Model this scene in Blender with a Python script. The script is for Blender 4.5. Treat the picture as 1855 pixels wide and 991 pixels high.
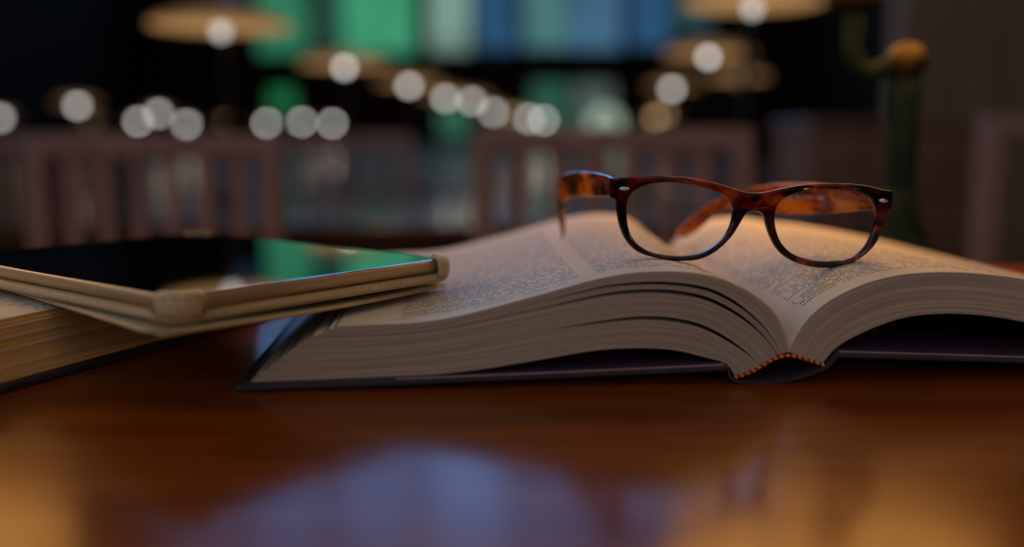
import bpy, bmesh, math, random
from mathutils import Vector, Matrix

for o in list(bpy.data.objects):
    bpy.data.objects.remove(o)
random.seed(7)
SC = bpy.context.scene
COL = SC.collection
TZ = .75                      # our table top

# ------------------------------------------------------------------ camera
cam_d = bpy.data.cameras.new('camera')
cam_d.sensor_fit = 'HORIZONTAL'
cam_d.sensor_width = 36.0
cam_d.lens = 36.0 * 1800 / 1855
cam_d.clip_start = .02
cam_d.clip_end = 200
cam_d.dof.use_dof = True
cam_d.dof.focus_distance = .508
cam_d.dof.aperture_fstop = 2.0
cam = bpy.data.objects.new('camera', cam_d)
COL.objects.link(cam)
cam.location = (0, 0, TZ + .118)
cam.rotation_euler = (math.radians(90 - 7.7666), 0, 0)
SC.camera = cam

# ------------------------------------------------------------------ world and exposure
world = bpy.data.worlds.new('world')
SC.world = world
world.use_nodes = True
world.node_tree.nodes['Background'].inputs[0].default_value = (.55, .6, .7, 1)
world.node_tree.nodes['Background'].inputs[1].default_value = .02
SC.view_settings.view_transform = 'Standard'
SC.view_settings.look = 'None'
SC.view_settings.exposure = 0.0
SC.view_settings.gamma = 1.0
SC.view_settings.use_curve_mapping = False
FILL_SIDE = 1.1                # radiance of the added, unseen side windows
SKY_BACK = 4.4                # radiance of the upper end windows
LAMP_NEAR = 26.0              # bulb radiance of the lamps added beside the viewer


FILL_FRONT = .45               # radiance of the windows added behind the viewer
CHANDELIER = 13.0             # radiance of the added overhead globes


# ------------------------------------------------------------------ node helpers
class NT:
    def __init__(self, name):
        self.m = bpy.data.materials.new(name)
        self.m.use_nodes = True
        self.t = self.m.node_tree
        self.b = self.t.nodes['Principled BSDF']
        self.out = self.t.nodes['Material Output']

    def n(self, typ, **kw):
        x = self.t.nodes.new(typ)
        for k, v in kw.items():
            setattr(x, k, v)
        return x

    def set(self, sock, v):
        if hasattr(v, 'links') or hasattr(v, 'is_linked'):
            self.t.links.new(v, sock)
        else:
            sock.default_value = v

    def math(self, op, a, b=0.0, c=0.0):
        x = self.n('ShaderNodeMath', operation=op)
        self.set(x.inputs[0], a)
        self.set(x.inputs[1], b)
        self.set(x.inputs[2], c)
        return x.outputs[0]

    def mul(self, *a):
        r = a[0]
        for q in a[1:]:
            r = self.math('MULTIPLY', r, q)
        return r

    def between(self, v, lo, hi):
        return self.mul(self.math('GREATER_THAN', v, lo), self.math('LESS_THAN', v, hi))

    def xyz(self, x=0.0, y=0.0, z=0.0):
        c = self.n('ShaderNodeCombineXYZ')
        for i, v in enumerate((x, y, z)):
            self.set(c.inputs[i], v)
        return c.outputs[0]

    def sep(self, v):
        s = self.n('ShaderNodeSeparateXYZ')
        self.set(s.inputs[0], v)
        return s.outputs

    def coord(self, kind='Object'):
        return self.n('ShaderNodeTexCoord').outputs[kind]

    def uv(self):
        return self.n('ShaderNodeUVMap', uv_map='UVMap').outputs[0]

    def mapping(self, v, scale, rot=(0, 0, 0)):
        m = self.n('ShaderNodeMapping')
        self.set(m.inputs[0], v)
        m.inputs['Scale'].default_value = scale
        m.inputs['Rotation'].default_value = rot
        return m.outputs[0]

    def noise(self, v, scale, detail=3.0, rough=.5, dist=0.0):
        x = self.n('ShaderNodeTexNoise')
        self.set(x.inputs['Vector'], v)
        x.inputs['Scale'].default_value = scale
        x.inputs['Detail'].default_value = detail
        x.inputs['Roughness'].default_value = rough
        x.inputs['Distortion'].default_value = dist
        return x.outputs[0]

    def white(self, v):
        x = self.n('ShaderNodeTexWhiteNoise', noise_dimensions='3D')
        self.set(x.inputs['Vector'], v)
        return x.outputs['Value']

    def ramp(self, v, stops):
        x = self.n('ShaderNodeValToRGB')
        self.set(x.inputs[0], v)
        e = x.color_ramp.elements
        while len(e) < len(stops):
            e.new(.5)
        for q, (p, c) in zip(e, stops):
            q.position = p
            q.color = (*c, 1)
        return x.outputs[0]

    def mix(self, f, a, b):
        x = self.n('ShaderNodeMix', data_type='RGBA')
        self.set(x.inputs[0], f)
        for s, v in ((x.inputs[6], a), (x.inputs[7], b)):
            self.set(s, (*v, 1) if isinstance(v, tuple) and len(v) == 3 else v)
        return x.outputs[2]

    def bump(self, h, strength=.3, dist=.001):
        x = self.n('ShaderNodeBump')
        self.set(x.inputs['Height'], h)
        x.inputs['Strength'].default_value = strength
        x.inputs['Distance'].default_value = dist
        self.t.links.new(x.outputs[0], self.b.inputs['Normal'])

    def base(self, c):
        self.set(self.b.inputs['Base Color'], (*c, 1) if isinstance(c, tuple) and len(c) == 3 else c)

    def p(self, **kw):
        names = dict(rough='Roughness', metal='Metallic', coat='Coat Weight', coat_rough='Coat Roughness',
                     spec='Specular IOR Level', ior='IOR', trans='Transmission Weight')
        for k, v in kw.items():
            self.set(self.b.inputs[names[k]], v)
        return self.m


def mat_simple(name, col, rough=.5, metal=0.0, coat=0.0, nscale=40.0, var=.25, bump=0.0):
    k = NT(name)
    n = k.noise(k.coord(), nscale, 4)
    lo = tuple(c * (1 - var) for c in col)
    hi = tuple(min(1, c * (1 + var)) for c in col)
    k.base(k.ramp(n, [(.3, lo), (.7, hi)]))
    if bump:
        k.bump(n, bump, .001)
    return k.p(rough=rough, metal=metal, coat=coat)


def mat_wood(name, dark, light, rough, scale=(1, 14, 14), coat=0.0, coat_rough=.1, bump=.05):
    k = NT(name)
    v = k.mapping(k.coord(), scale)
    n = k.noise(v, 3.0, 7, .6, .6)
    f = k.noise(k.mapping(k.coord(), tuple(s * 9 for s in scale)), 3.0, 3)
    m = k.math('ADD', k.mul(n, .75), k.mul(f, .25))
    k.base(k.ramp(m, [(.34, dark), (.66, light)]))
    if bump:
        k.bump(m, bump, .0006)
    return k.p(rough=rough, coat=coat, coat_rough=coat_rough)


def mat_emit(name, col, strength, shade=None):
    k = NT(name)
    e = k.n('ShaderNodeEmission')
    e.inputs[0].default_value = (*col, 1)
    e.inputs[1].default_value = strength
    if shade:
        n = k.noise(k.coord(), shade, 2)
        k.set(e.inputs[1], k.mul(k.math('ADD', k.mul(n, 1.1), .45), strength))
    k.t.links.new(e.outputs[0], k.out.inputs[0])
    return k.m


def mat_paper(name, cols, v0, v1, head=True, page=(.72, .66, .57), head_cols=None):
    """printed page; UV is in metres: u across the page, v away from the head edge"""
    k = NT(name)
    s = k.sep(k.uv())
    u, v = s[0], s[1]
    pitch, cell = .0040, .00125
    row = k.math('FLOOR', k.math('DIVIDE', v, pitch))
    fr = k.math('FRACT', k.math('DIVIDE', v, pitch))
    cx = k.math('FLOOR', k.math('DIVIDE', u, cell))
    fx = k.math('FRACT', k.math('DIVIDE', u, cell))
    tall = k.white(k.xyz(cx, row, 3.0))
    letter = k.mul(k.between(fr, .22, k.math('ADD', k.mul(tall, .22), .58)), k.math('LESS_THAN', fx, .74))
    some = k.math('GREATER_THAN', k.white(k.xyz(cx, row, 9.0)), .12)
    word = k.noise(k.xyz(k.mul(u, 330.0), k.mul(row, 7.31), 0.0), 1.0, 0)
    inword = k.math('GREATER_THAN', word, .40)
    para = k.math('GREATER_THAN', k.noise(k.xyz(k.mul(u, 16.0), k.mul(row, .83), 4.0), 1.0, 1), .33)
    colm = 0.0
    for a, b in cols:
        q = k.between(u, a, b)
        colm = q if colm == 0.0 else k.math('MAXIMUM', colm, q)
    body = k.mul(letter, some, inword, para, colm, k.between(v, v0, v1))
    if head:
        hr = k.mul(k.between(v, v0 - .0062, v0 - .0044), k.math('LESS_THAN', fx, .7),
                   k.math('GREATER_THAN', k.noise(k.xyz(k.mul(u, 120.0), 3.7, 0.0), 1.0, 0), .46))
        hm = 0.0
        for a, b in (head_cols or cols):
            q = k.between(u, a, b)
            hm = q if hm == 0.0 else k.math('MAXIMUM', hm, q)
        body = k.math('MAXIMUM', body, k.mul(hr, hm))
    fib = k.noise(k.coord(), 260.0, 3)
    p2 = tuple(c * .93 for c in page)
    paper = k.mix(fib, page, p2)
    k.base(k.mix(k.mul(body, .86), paper, (.05, .045, .045)))
    return k.p(rough=.62, spec=.3)


def mat_edge(name, a, b, freq=1500.0):
    """edge of a block of pages, lines run along the sheets"""
    k = NT(name)
    s = k.sep(k.uv())
    n1 = k.noise(k.xyz(k.mul(s[0], 7.0), k.mul(s[1], freq), 0.0), 1.0, 3, .6)
    n2 = k.noise(k.xyz(k.mul(s[0], 3.0), k.mul(s[1], freq * .22), 5.0), 1.0, 2)
    m = k.math('ADD', k.mul(n1, .78), k.mul(n2, .22))
    k.base(k.ramp(m, [(.38, a), (.60, b)]))
    k.bump(m, .5, .0005)
    return k.p(rough=.8, spec=.2)


def mat_tortoise(name, seed, amber=.5, scale=(26, 60, 60), redness=.5):
    k = NT(name)
    v = k.n('ShaderNodeVectorMath', operation='ADD')
    k.set(v.inputs[0], k.coord())
    v.inputs[1].default_value = (seed, seed * .37, seed * 1.7)
    w = k.mapping(v.outputs[0], scale)
    n = k.noise(w, 1.0, 3, .55, 1.2)
    n2 = k.noise(k.mapping(v.outputs[0], tuple(q * 3.1 for q in scale)), 1.0, 2, .5, .6)
    m = k.math('ADD', k.mul(n, .8), k.mul(n2, .2))
    o = (.5 - amber) * .25
    mid = (.30 * redness + .24 * (1 - redness), .012 * redness + .07 * (1 - redness), .004)
    c = k.ramp(m, [(.40 + o, (.006, .0015, .001)), (.50 + o, mid), (.58 + o, (.60, .13, .010)), (.66 + o, (.90, .34, .02))])
    k.base(c)
    k.p(rough=.12, coat=.6, coat_rough=.04)
    tr = k.n('ShaderNodeBsdfTranslucent')
    k.set(tr.inputs[0], c)
    mx = k.n('ShaderNodeMixShader')
    mx.inputs[0].default_value = .45
    k.t.links.new(k.b.outputs[0], mx.inputs[1])
    k.t.links.new(tr.outputs[0], mx.inputs[2])
    k.t.links.new(mx.outputs[0], k.out.inputs[0])
    return k.m


def mat_lens():
    k = NT('clear_lens')
    t = k.n('ShaderNodeBsdfTransparent')
    t.inputs[0].default_value = (.96, .975, .97, 1)
    g = k.n('ShaderNodeBsdfGlossy')
    g.inputs['Roughness'].default_value = .01
    fz = k.n('ShaderNodeFresnel')
    fz.inputs[0].default_value = 1.28
    mx = k.n('ShaderNodeMixShader')
    k.t.links.new(fz.outputs[0], mx.inputs[0])
    k.t.links.new(t.outputs[0], mx.inputs[1])
    k.t.links.new(g.outputs[0], mx.inputs[2])
    k.t.links.new(mx.outputs[0], k.out.inputs[0])
    return k.m


M = dict(
    table=mat_wood('polished_red_brown_table_wood', (.12, .022, .0012), (.25, .058, .004), .5, (2.2, 16, 16), .36, .17, .04),
    far_table=mat_wood('polished_far_table_wood', (.06, .022, .011), (.11, .042, .02), .6, (2, 12, 12), 0, .12, .0),
    chair=mat_wood('dark_walnut_chair_wood', (.22, .105, .082), (.42, .20, .155), .42, (8, 8, 1.2), .3, .25, .05),
    panel=mat_wood('wall_oak_panel', (.15, .082, .04), (.28, .16, .085), .6, (7, 7, .8), 0, .2, .1),
    cabinet=mat_wood('red_oak_cabinet', (.14, .05, .02), (.24, .088, .038), .5, (5, 5, .8), .2, .25, .05),
    dark_wall=mat_simple('dark_wall_plaster', (.022, .013, .009), .9, nscale=2, var=.35),
    ceiling=mat_simple('dark_ceiling', (.03, .025, .022), .9, nscale=1.2, var=.4),
    floor=mat_simple('dark_floor_stone', (.05, .03, .022), .5, nscale=1.5, var=.4),
    paper_l=mat_paper('printed_page_left', [(.029, .119), (.128, .218)], .0215, .265, True, head_cols=[(.026, .034), (.042, .122)]),
    paper_r=mat_paper('printed_page_right', [(.022, .114), (.124, .216)], .0185, .265, False),
    paper_b=mat_paper('printed_page_back_book', [(.045, .30)], .03, .19, False),
    edge=mat_edge('page_edges', (.24, .185, .148), (.54, .44, .365), 2800.0),
    edge_b=mat_edge('page_edges_warm', (.70, .34, .09), (.95, .56, .19), 900.0),  # part of the lamp's orange light is put into this page colour
    sheet=mat_simple('plain_sheet', (.70, .64, .56), .65, nscale=300, var=.05),
    cloth=mat_simple('navy_black_book_cloth', (.034, .022, .034), .7, nscale=1600, var=.6, bump=.35),
    endpaper=mat_simple('violet_endpaper', (.060, .036, .085), .5, nscale=60, var=.12),
    board_highlight=mat_simple('rosy_painted_highlight', (.34, .22, .21), .5, nscale=200, var=.12),  # pink highlight line painted as a rosy strip
    thread_y=mat_simple('yellow_silk_thread', (.85, .47, .06), .5, nscale=900, var=.2),
    thread_r=mat_simple('red_silk_thread', (.48, .02, .012), .5, nscale=900, var=.2),
    shell_f=mat_tortoise('tortoiseshell_front', 3.1, .24, (34, 34, 40), 1.0),
    shell_l=mat_tortoise('tortoiseshell_arm_outer', 8.3, .48, (40, 26, 60), .3),
    shell_r=mat_tortoise('tortoiseshell_arm_inner', 5.2, .78, (24, 24, 80), .4),
    lens=mat_lens(),
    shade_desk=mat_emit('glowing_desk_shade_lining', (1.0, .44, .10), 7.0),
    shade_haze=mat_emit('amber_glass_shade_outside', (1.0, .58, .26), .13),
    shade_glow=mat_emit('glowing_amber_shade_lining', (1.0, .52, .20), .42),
    silver=mat_simple('silver_rivet', (.75, .74, .72), .25, 1.0, nscale=200, var=.1),
    print_white=mat_simple('pale_print', (.62, .60, .66), .5, nscale=200, var=.05),
    screen=None,
    tablet_metal=mat_simple('champagne_aluminium', (.62, .46, .28), .5, .75, nscale=400, var=.06),
    leather=mat_simple('tan_leather', (.52, .38, .21), .55, nscale=520, var=.16, bump=.45),
    leather_in=mat_simple('olive_suede_lining', (.24, .20, .12), .8, nscale=900, var=.3, bump=.6),
    stitch=mat_simple('brown_stitch', (.06, .03, .018), .7, nscale=500, var=.2),
    brass=mat_simple('aged_brass', (.040, .030, .013), .55, 1.0, nscale=30, var=.2),
    bronze=mat_simple('dark_green_bronze', (.005, .012, .013), .62, .0, nscale=40, var=.4),
    lamp_pole=mat_simple('dark_lamp_bronze', (.03, .024, .02), .4, .7, nscale=40, var=.3),
    shade_in=mat_simple('warm_enamel_shade', (.80, .52, .26), .5, 0, nscale=8, var=.12),
    shade_out=mat_simple('bronze_shade_outside', (.10, .06, .03), .4, .7, nscale=20, var=.3),
    clock_face=mat_emit('glowing_clock_face', (.62, .78, .62), .62),  # dial made to glow so that it shows pale
    black=mat_simple('black_paint', (.012, .012, .012), .5, nscale=50, var=.2),
    win_frame=mat_simple('black_iron_mullion', (.012, .012, .013), .5, .2, nscale=10, var=.3),
)
k = NT('black_glass_screen')
k.base(k.ramp(k.noise(k.coord(), 30, 2), [(.3, (.004, .004, .005)), (.7, (.006, .006, .007))]))
def _back_spec(names):
    for n in names:
        b = M[n].node_tree.nodes['Principled BSDF']
        b.inputs['Specular IOR Level'].default_value = .03
_back_spec(('table', 'far_table', 'bronze', 'dark_wall', 'ceiling'))
# warm tint put into the far tables' reflections, imitating gold lamp glints
_t = M['far_table'].node_tree
_g = _t.nodes.new('ShaderNodeBsdfGlossy')
_g.inputs['Color'].default_value = (1.0, .86, .66, 1)
_g.inputs['Roughness'].default_value = .12
_f = _t.nodes.new('ShaderNodeFresnel')
_f.inputs[0].default_value = 1.55
_x = _t.nodes.new('ShaderNodeMixShader')
_t.links.new(_f.outputs[0], _x.inputs[0])
_t.links.new(_t.nodes['Principled BSDF'].outputs[0], _x.inputs[1])
_t.links.new(_g.outputs[0], _x.inputs[2])
_t.links.new(_x.outputs[0], _t.nodes['Material Output'].inputs[0])
M['screen'] = k.p(rough=.035, spec=.9, coat=1.0, coat_rough=.0)


# ------------------------------------------------------------------ mesh helpers
def tag(o, label=None, cat=None, group=None, kind=None):
    if label: o['label'] = label
    if cat: o['category'] = cat
    if group: o['group'] = group
    if kind: o['kind'] = kind
    return o


def empty(name, loc, rz=0.0):
    o = bpy.data.objects.new(name, None)
    COL.objects.link(o)
    o.location = loc
    o.rotation_euler = (0, 0, rz)
    o.empty_display_size = .02
    return o


def link(name, me, mats, parent=None, smooth=False):
    if not isinstance(mats, (list, tuple)): mats = [mats]
    for m in mats: me.materials.append(M[m] if isinstance(m, str) else m)
    if smooth:
        for p in me.polygons: p.use_smooth = True
    o = bpy.data.objects.new(name, me)
    COL.objects.link(o)
    if parent is not None: o.parent = parent
    return o


def from_bm(name, bm, mats, parent=None, smooth=False):
    bmesh.ops.recalc_face_normals(bm, faces=bm.faces[:])
    me = bpy.data.meshes.new(name)
    bm.to_mesh(me)
    bm.free()
    return link(name, me, mats, parent, smooth)


def add_box(bm, lo, hi, bev=0.0, mtx=None):
    r = bmesh.ops.create_cube(bm, size=1)
    vs = r['verts']
    c = [(a + b) / 2 for a, b in zip(lo, hi)]
    s = [b - a for a, b in zip(lo, hi)]
    for v in vs:
        v.co = Vector((c[i] + v.co[i] * s[i] for i in range(3)))
    if bev:
        ed = list({e for v in vs for e in v.link_edges})
        q = bmesh.ops.bevel(bm, geom=ed, offset=bev, segments=2, profile=.5, affect='EDGES')
        vs = list({v for f in q['faces'] for v in f.verts} | {v for v in vs if v.is_valid})
    if mtx is not None:
        for v in vs: v.co = mtx @ v.co


def box(name, lo, hi, mat, parent=None, bev=0.0, mtx=None):
    bm = bmesh.new()
    add_box(bm, lo, hi, bev, mtx)
    return from_bm(name, bm, mat, parent)


def lathe(name, prof, mats, parent=None, seg=32, loc=(0, 0, 0), sx=1.0, sy=1.0, closed=False, face_mat=None):
    bm = bmesh.new()
    rings = []
    for (r, z) in prof:
        if r < 1e-6:
            rings.append([bm.verts.new((loc[0], loc[1], loc[2] + z))])
        else:
            rings.append([bm.verts.new((loc[0] + sx * r * math.cos(2 * math.pi * i / seg), loc[1] + sy * r * math.sin(2 * math.pi * i / seg), loc[2] + z)) for i in range(seg)])
    for j in range(len(rings) - 1):
        a, b = rings[j], rings[j + 1]
        for i in range(seg):
            i2 = (i + 1) % seg
            vs = []
            for q in ((a, i), (a, i2), (b, i2), (b, i)):
                v = q[0][q[1] % len(q[0])]
                if v not in vs: vs.append(v)
            if len(vs) > 2:
                f = bm.faces.new(vs)
                if face_mat: f.material_index = face_mat[j]
    for ring, flip in ((rings[0], True), (rings[-1], False)):
        if len(ring) > 2: bm.faces.new(ring)
    return from_bm(name, bm, mats, parent, True)


def catmull(pts, per=6):
    """dense smooth polyline through the points"""
    P = [Vector(p) for p in pts]
    P = [P[0] * 2 - P[1]] + P + [P[-1] * 2 - P[-2]]
    out = []
    for i in range(1, len(P) - 2):
        p0, p1, p2, p3 = P[i - 1:i + 3]
        for q in range(per):
            t = q / per
            out.append(.5 * ((2 * p1) + (p2 - p0) * t + (2 * p0 - 5 * p1 + 4 * p2 - p3) * t * t + (3 * p1 - p0 - 3 * p2 + p3) * t ** 3))
    out.append(P[-2])
    return out


def resample(pl, n):
    d = [0.0]
    for a, b in zip(pl, pl[1:]): d.append(d[-1] + (b - a).length)
    out, j = [], 0
    for i in range(n):
        s = d[-1] * i / (n - 1)
        while j < len(d) - 2 and d[j + 1] < s: j += 1
        t = (s - d[j]) / max(1e-9, d[j + 1] - d[j])
        out.append(pl[j].lerp(pl[j + 1], min(1, max(0, t))))
    return out


def tube(name, path, rad, mat, parent=None, seg=12, per=6, smooth_path=True):
    pl = catmull(path, per) if smooth_path else [Vector(p) for p in path]
    n = len(pl)
    bm = bmesh.new()
    rings = []
    up = Vector((0, 1, 0))
    for i, p in enumerate(pl):
        t = (pl[min(i + 1, n - 1)] - pl[max(i - 1, 0)]).normalized()
        a = t.cross(up)
        if a.length < 1e-4: a = t.cross(Vector((1, 0, 0)))
        a.normalize()
        b = a.cross(t)
        r = rad if not callable(rad) else rad(i / (n - 1))
        rings.append([bm.verts.new(p + a * r * math.cos(2 * math.pi * q / seg) + b * r * math.sin(2 * math.pi * q / seg)) for q in range(seg)])
    for x, y in zip(rings, rings[1:]):
        for q in range(seg): bm.faces.new((x[q], x[(q + 1) % seg], y[(q + 1) % seg], y[q]))
    bm.faces.new(rings[0]); bm.faces.new(rings[-1])
    return from_bm(name, bm, mat, parent, True)


def copy_tree(o, parent=None):
    c = o.copy()
    COL.objects.link(c)
    c.parent = parent
    for ch in list(o.children): copy_tree(ch, c)
    return c


# ------------------------------------------------------------------ the room
def struct(o):
    o['kind'] = 'structure'
    return o


XL, XR, YN, YF, ZC = -9.0, 7.0, -5.0, 24.0, 12.0
struct(box('floor', (XL, YN, -.1), (XR, YF, 0), 'floor'))
struct(box('ceiling', (XL, YN, ZC), (XR, YF, ZC + .1), 'ceiling'))
struct(box('wall_back', (XL, YF, 0), (XR, YF + .2, ZC), 'dark_wall'))
struct(box('wall_front', (XL, YN - .2, 0), (XR, YN, ZC), 'dark_wall'))
struct(box('wall_left', (XL - .2, YN, 0), (XL, YF, ZC), 'dark_wall'))
struct(box('wall_right', (XR, YN, 0), (XR + .2, YF, ZC), 'dark_wall'))


def window(n, x0, x1, z0, z1, col, strength, bars=0):
    """glazed opening on the far wall: iron frame, glass pane lit by the daylight outside"""
    f = .06
    bm = bmesh.new()
    y0, y1 = YF - .07, YF - .001
    add_box(bm, (x0 - f, y0, z0 - f), (x0, y1, z1 + f))
    add_box(bm, (x1, y0, z0 - f), (x1 + f, y1, z1 + f))
    add_box(bm, (x0, y0, z0 - f), (x1, y1, z0))
    add_box(bm, (x0, y0, z1), (x1, y1, z1 + f))
    o = struct(from_bm('window_%d' % n, bm, 'win_frame'))
    box('pane', (x0, YF - .03, z0), (x1, YF - .002, z1), mat_emit('coloured_glass_%d' % n, col, strength, .9), o)
    return o


# lower coloured glazing (x0, x1, z0, z1, colour, strength)
G, B_, T_, P_ = (.10, .62, .33), (.10, .34, .70), (.22, .58, .60), (.42, .70, .58)
panes = [(-5.98, -4.83, 2.06, 4.4, G, .30), (-4.60, -4.09, 2.16, 4.4, (.14, .42, .30), .16), (-3.99, -2.30, 2.09, 4.4, G, .42),
         (-1.95, -.98, 2.12, 4.4, P_, .40), (-.86, .10, 2.19, 4.4, B_, .24), (.27, 1.33, 2.21, 4.4, T_, .30), (1.39, 2.56, 2.19, 4.4, (.17, .42, .70), .32),
         (2.77, 3.69, 2.25, 4.4, B_, .24), (3.78, 4.70, 2.57, 4.4, (.14, .36, .42), .14), (-6.74, -6.32, 3.18, 4.4, B_, .12),
         (.46, 1.34, .25, 1.42, (.14, .52, .36), .20), (1.48, 2.42, .40, 1.42, (.36, .52, .48), .20), (-1.72, -1.09, .18, .84, (.16, .58, .36), .22), (-5.76, -5.16, .76, 1.27, (.05, .60, .20), .22)]
wn = 1
for x0, x1, z0, z1, c, s in panes:
    window(wn, x0, x1, z0 + TZ, z1 + TZ, c, s)
    wn += 1
# tall clear upper lights of the same end wall
for x0, x1, kk in ((-8.7, -6.9, .6), (-6.7, -4.7, .9), (-4.4, -2.4, .85), (-2.1, -.1, 1.15), (.2, 2.2, .70), (2.5, 4.5, .65), (4.8, 6.6, .45)):
    window(wn, x0, x1, 5.5, 11.2, (.13, .36, .85), SKY_BACK * kk)
    wn += 1
# unseen tall windows added on the left and behind the reader as fill light
for i, y in enumerate((-3.2, .6, 4.4, 8.2, 12.0)):
    bm = bmesh.new()
    a, b = y - 1.3, y + 1.3
    for lo, hi in (((XL + .001, a - .1, 3.0), (XL + .1, a, 9.6)), ((XL + .001, b, 3.0), (XL + .1, b + .1, 9.6)), ((XL + .001, a, 3.0), (XL + .1, b, 3.1)), ((XL + .001, a, 9.5), (XL + .1, b, 9.6)), ((XL + .001, a, 6.2), (XL + .1, b, 6.3))):
        add_box(bm, lo, hi)
    o = struct(from_bm('window_%d' % wn, bm, 'win_frame'))
    gm = mat_emit('fill_glass_%d' % wn, (.74, .86, 1.0), FILL_SIDE, .6)
    box('pane', (XL + .002, a, 3.1), (XL + .03, b, 6.2), gm, o)
    box('pane', (XL + .002, a, 6.3), (XL + .03, b, 9.5), gm, o)
    wn += 1

for x in (-7.3, -4.4, -1.5, 1.6, 4.9):  # rear windows added out of view to light the fronts
    bm = bmesh.new()
    a, b = x - 1.2, x + 1.2
    for lo, hi in (((a - .1, YN + .001, 1.0), (a, YN + .1, 9.6)), ((b, YN + .001, 1.0), (b + .1, YN + .1, 9.6)), ((a, YN + .001, 1.0), (b, YN + .1, 1.1)), ((a, YN + .001, 9.5), (b, YN + .1, 9.6)), ((a, YN + .001, 5.8), (b, YN + .1, 5.9))):
        add_box(bm, lo, hi)
    o = struct(from_bm('window_%d' % wn, bm, 'win_frame'))
    gm = mat_emit('fill_glass_%d' % wn, (.72, .84, 1.0), FILL_FRONT, .6)
    box('pane', (a, YN + .002, 1.1), (b, YN + .03, 5.8), gm, o)
    box('pane', (a, YN + .002, 5.9), (b, YN + .03, 9.5), gm, o)
    wn += 1

# oak panelled partition on the right
pw = struct(box('wall_partition', (1.93, 5.06, 0), (4.6, 5.2, 3.4), 'panel'))
for i in range(10):
    a = 1.95 + i * .262
    box('plank', (a, 5.03, .12), (a + .246, 5.075, 3.3), 'panel', pw, .008)
struct(box('trim_1', (1.90, 5.0, 3.3), (4.62, 5.22, 3.42), 'panel', None, .01))


# ------------------------------------------------------------------ unseen chandeliers added high above the tables as warm fill
ch_glow = mat_emit('fill_chandelier_globe', (1.0, .76, .50), CHANDELIER)
def fill_chandelier(x, y, z, label):
    o = empty('fill_chandelier', (x, y, z))
    bm = bmesh.new()
    n, m, R, r = 40, 8, .8, .035
    vs = [[bm.verts.new(((R + r * math.cos(2 * math.pi * j / m)) * math.cos(2 * math.pi * i / n), (R + r * math.cos(2 * math.pi * j / m)) * math.sin(2 * math.pi * i / n), r * math.sin(2 * math.pi * j / m))) for j in range(m)] for i in range(n)]
    for i in range(n):
        for j in range(m): bm.faces.new((vs[i][j], vs[(i + 1) % n][j], vs[(i + 1) % n][(j + 1) % m], vs[i][(j + 1) % m]))
    from_bm('ring', bm, 'lamp_pole', o, True)
    tube('chain', [(0, 0, .7), (0, 0, 2), (0, 0, ZC - z - .001)], .02, 'lamp_pole', o, 8, 2)
    for q in range(3):
        a = 2 * math.pi * q / 3
        tube('spoke', [(R * math.cos(a), R * math.sin(a), 0), (R * .5 * math.cos(a), R * .5 * math.sin(a), .4), (0, 0, .72)], .015, 'lamp_pole', o, 8, 3)
    for q in range(10):
        a = 2 * math.pi * q / 10
        lathe('globe', [(0, -.11)] + [(.11 * math.sin(t), -.11 * math.cos(t)) for t in [math.pi * j / 8 for j in range(1, 8)]] + [(0, .11)], ch_glow, o, 16, (R * math.cos(a), R * math.sin(a), -.14))
    return tag(o, label, 'fill_chandelier', 'added ring chandeliers out of view')


for y, t in ((-1.5, 'behind the viewer'), (3.0, 'above the nearest far tables'), (7.5, 'over the middle of the hall'), (12.0, 'towards the coloured windows')):
    fill_chandelier(-.6, y, 7.2, 'added unseen ring light with ten round globes hanging ' + t)

# ------------------------------------------------------------------ tables
def table(name, x0, x1, y0, y1, top, mat, label, group=None, th=.045, legs=True):
    o = empty(name, ((x0 + x1) / 2, (y0 + y1) / 2, 0))
    ox, oy = o.location.x, o.location.y
    def pb(n, lo, hi, bev=0.0):
        return box(n, (lo[0] - ox, lo[1] - oy, lo[2]), (hi[0] - ox, hi[1] - oy, hi[2]), mat, o, bev)
    pb('tabletop', (x0, y0, top - th), (x1, y1, top), .006)
    for ya in (y0 + .06, y1 - .085):
        pb('apron', (x0 + .12, ya, top - th - .10), (x1 - .12, ya + .025, top - th))
    for xa in (x0 + .06, x1 - .13):
        for ya in (y0 + .05, y1 - .12):
            pb('leg', (xa, ya, 0), (xa + .07, ya + .07, top - th), .006)
    tag(o, label, 'table', group)
    return o


table('reading_table', -1.5, 1.5, -.45, .918, TZ, 'table', 'glossy red-brown reading table in the foreground carrying books, tablet and glasses')
ROWS = [2.45 + 1.35 * i for i in range(12)]
TT = .70
names = ['nearest', 'second', 'third', 'fourth', 'fifth', 'sixth', 'seventh', 'eighth', 'ninth', 'tenth', 'eleventh', 'twelfth']
for i, y in enumerate(ROWS):
    table('library_table', -2.2 - .42 * i, (.80, .90, 1.35)[i] if i < 3 else 1.1 + .17 * i, y - .53, y + .47, TT, 'far_table',
          'long polished library table behind the chairs, %s row back from the open book' % names[i], 'rows of long library tables')


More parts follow.
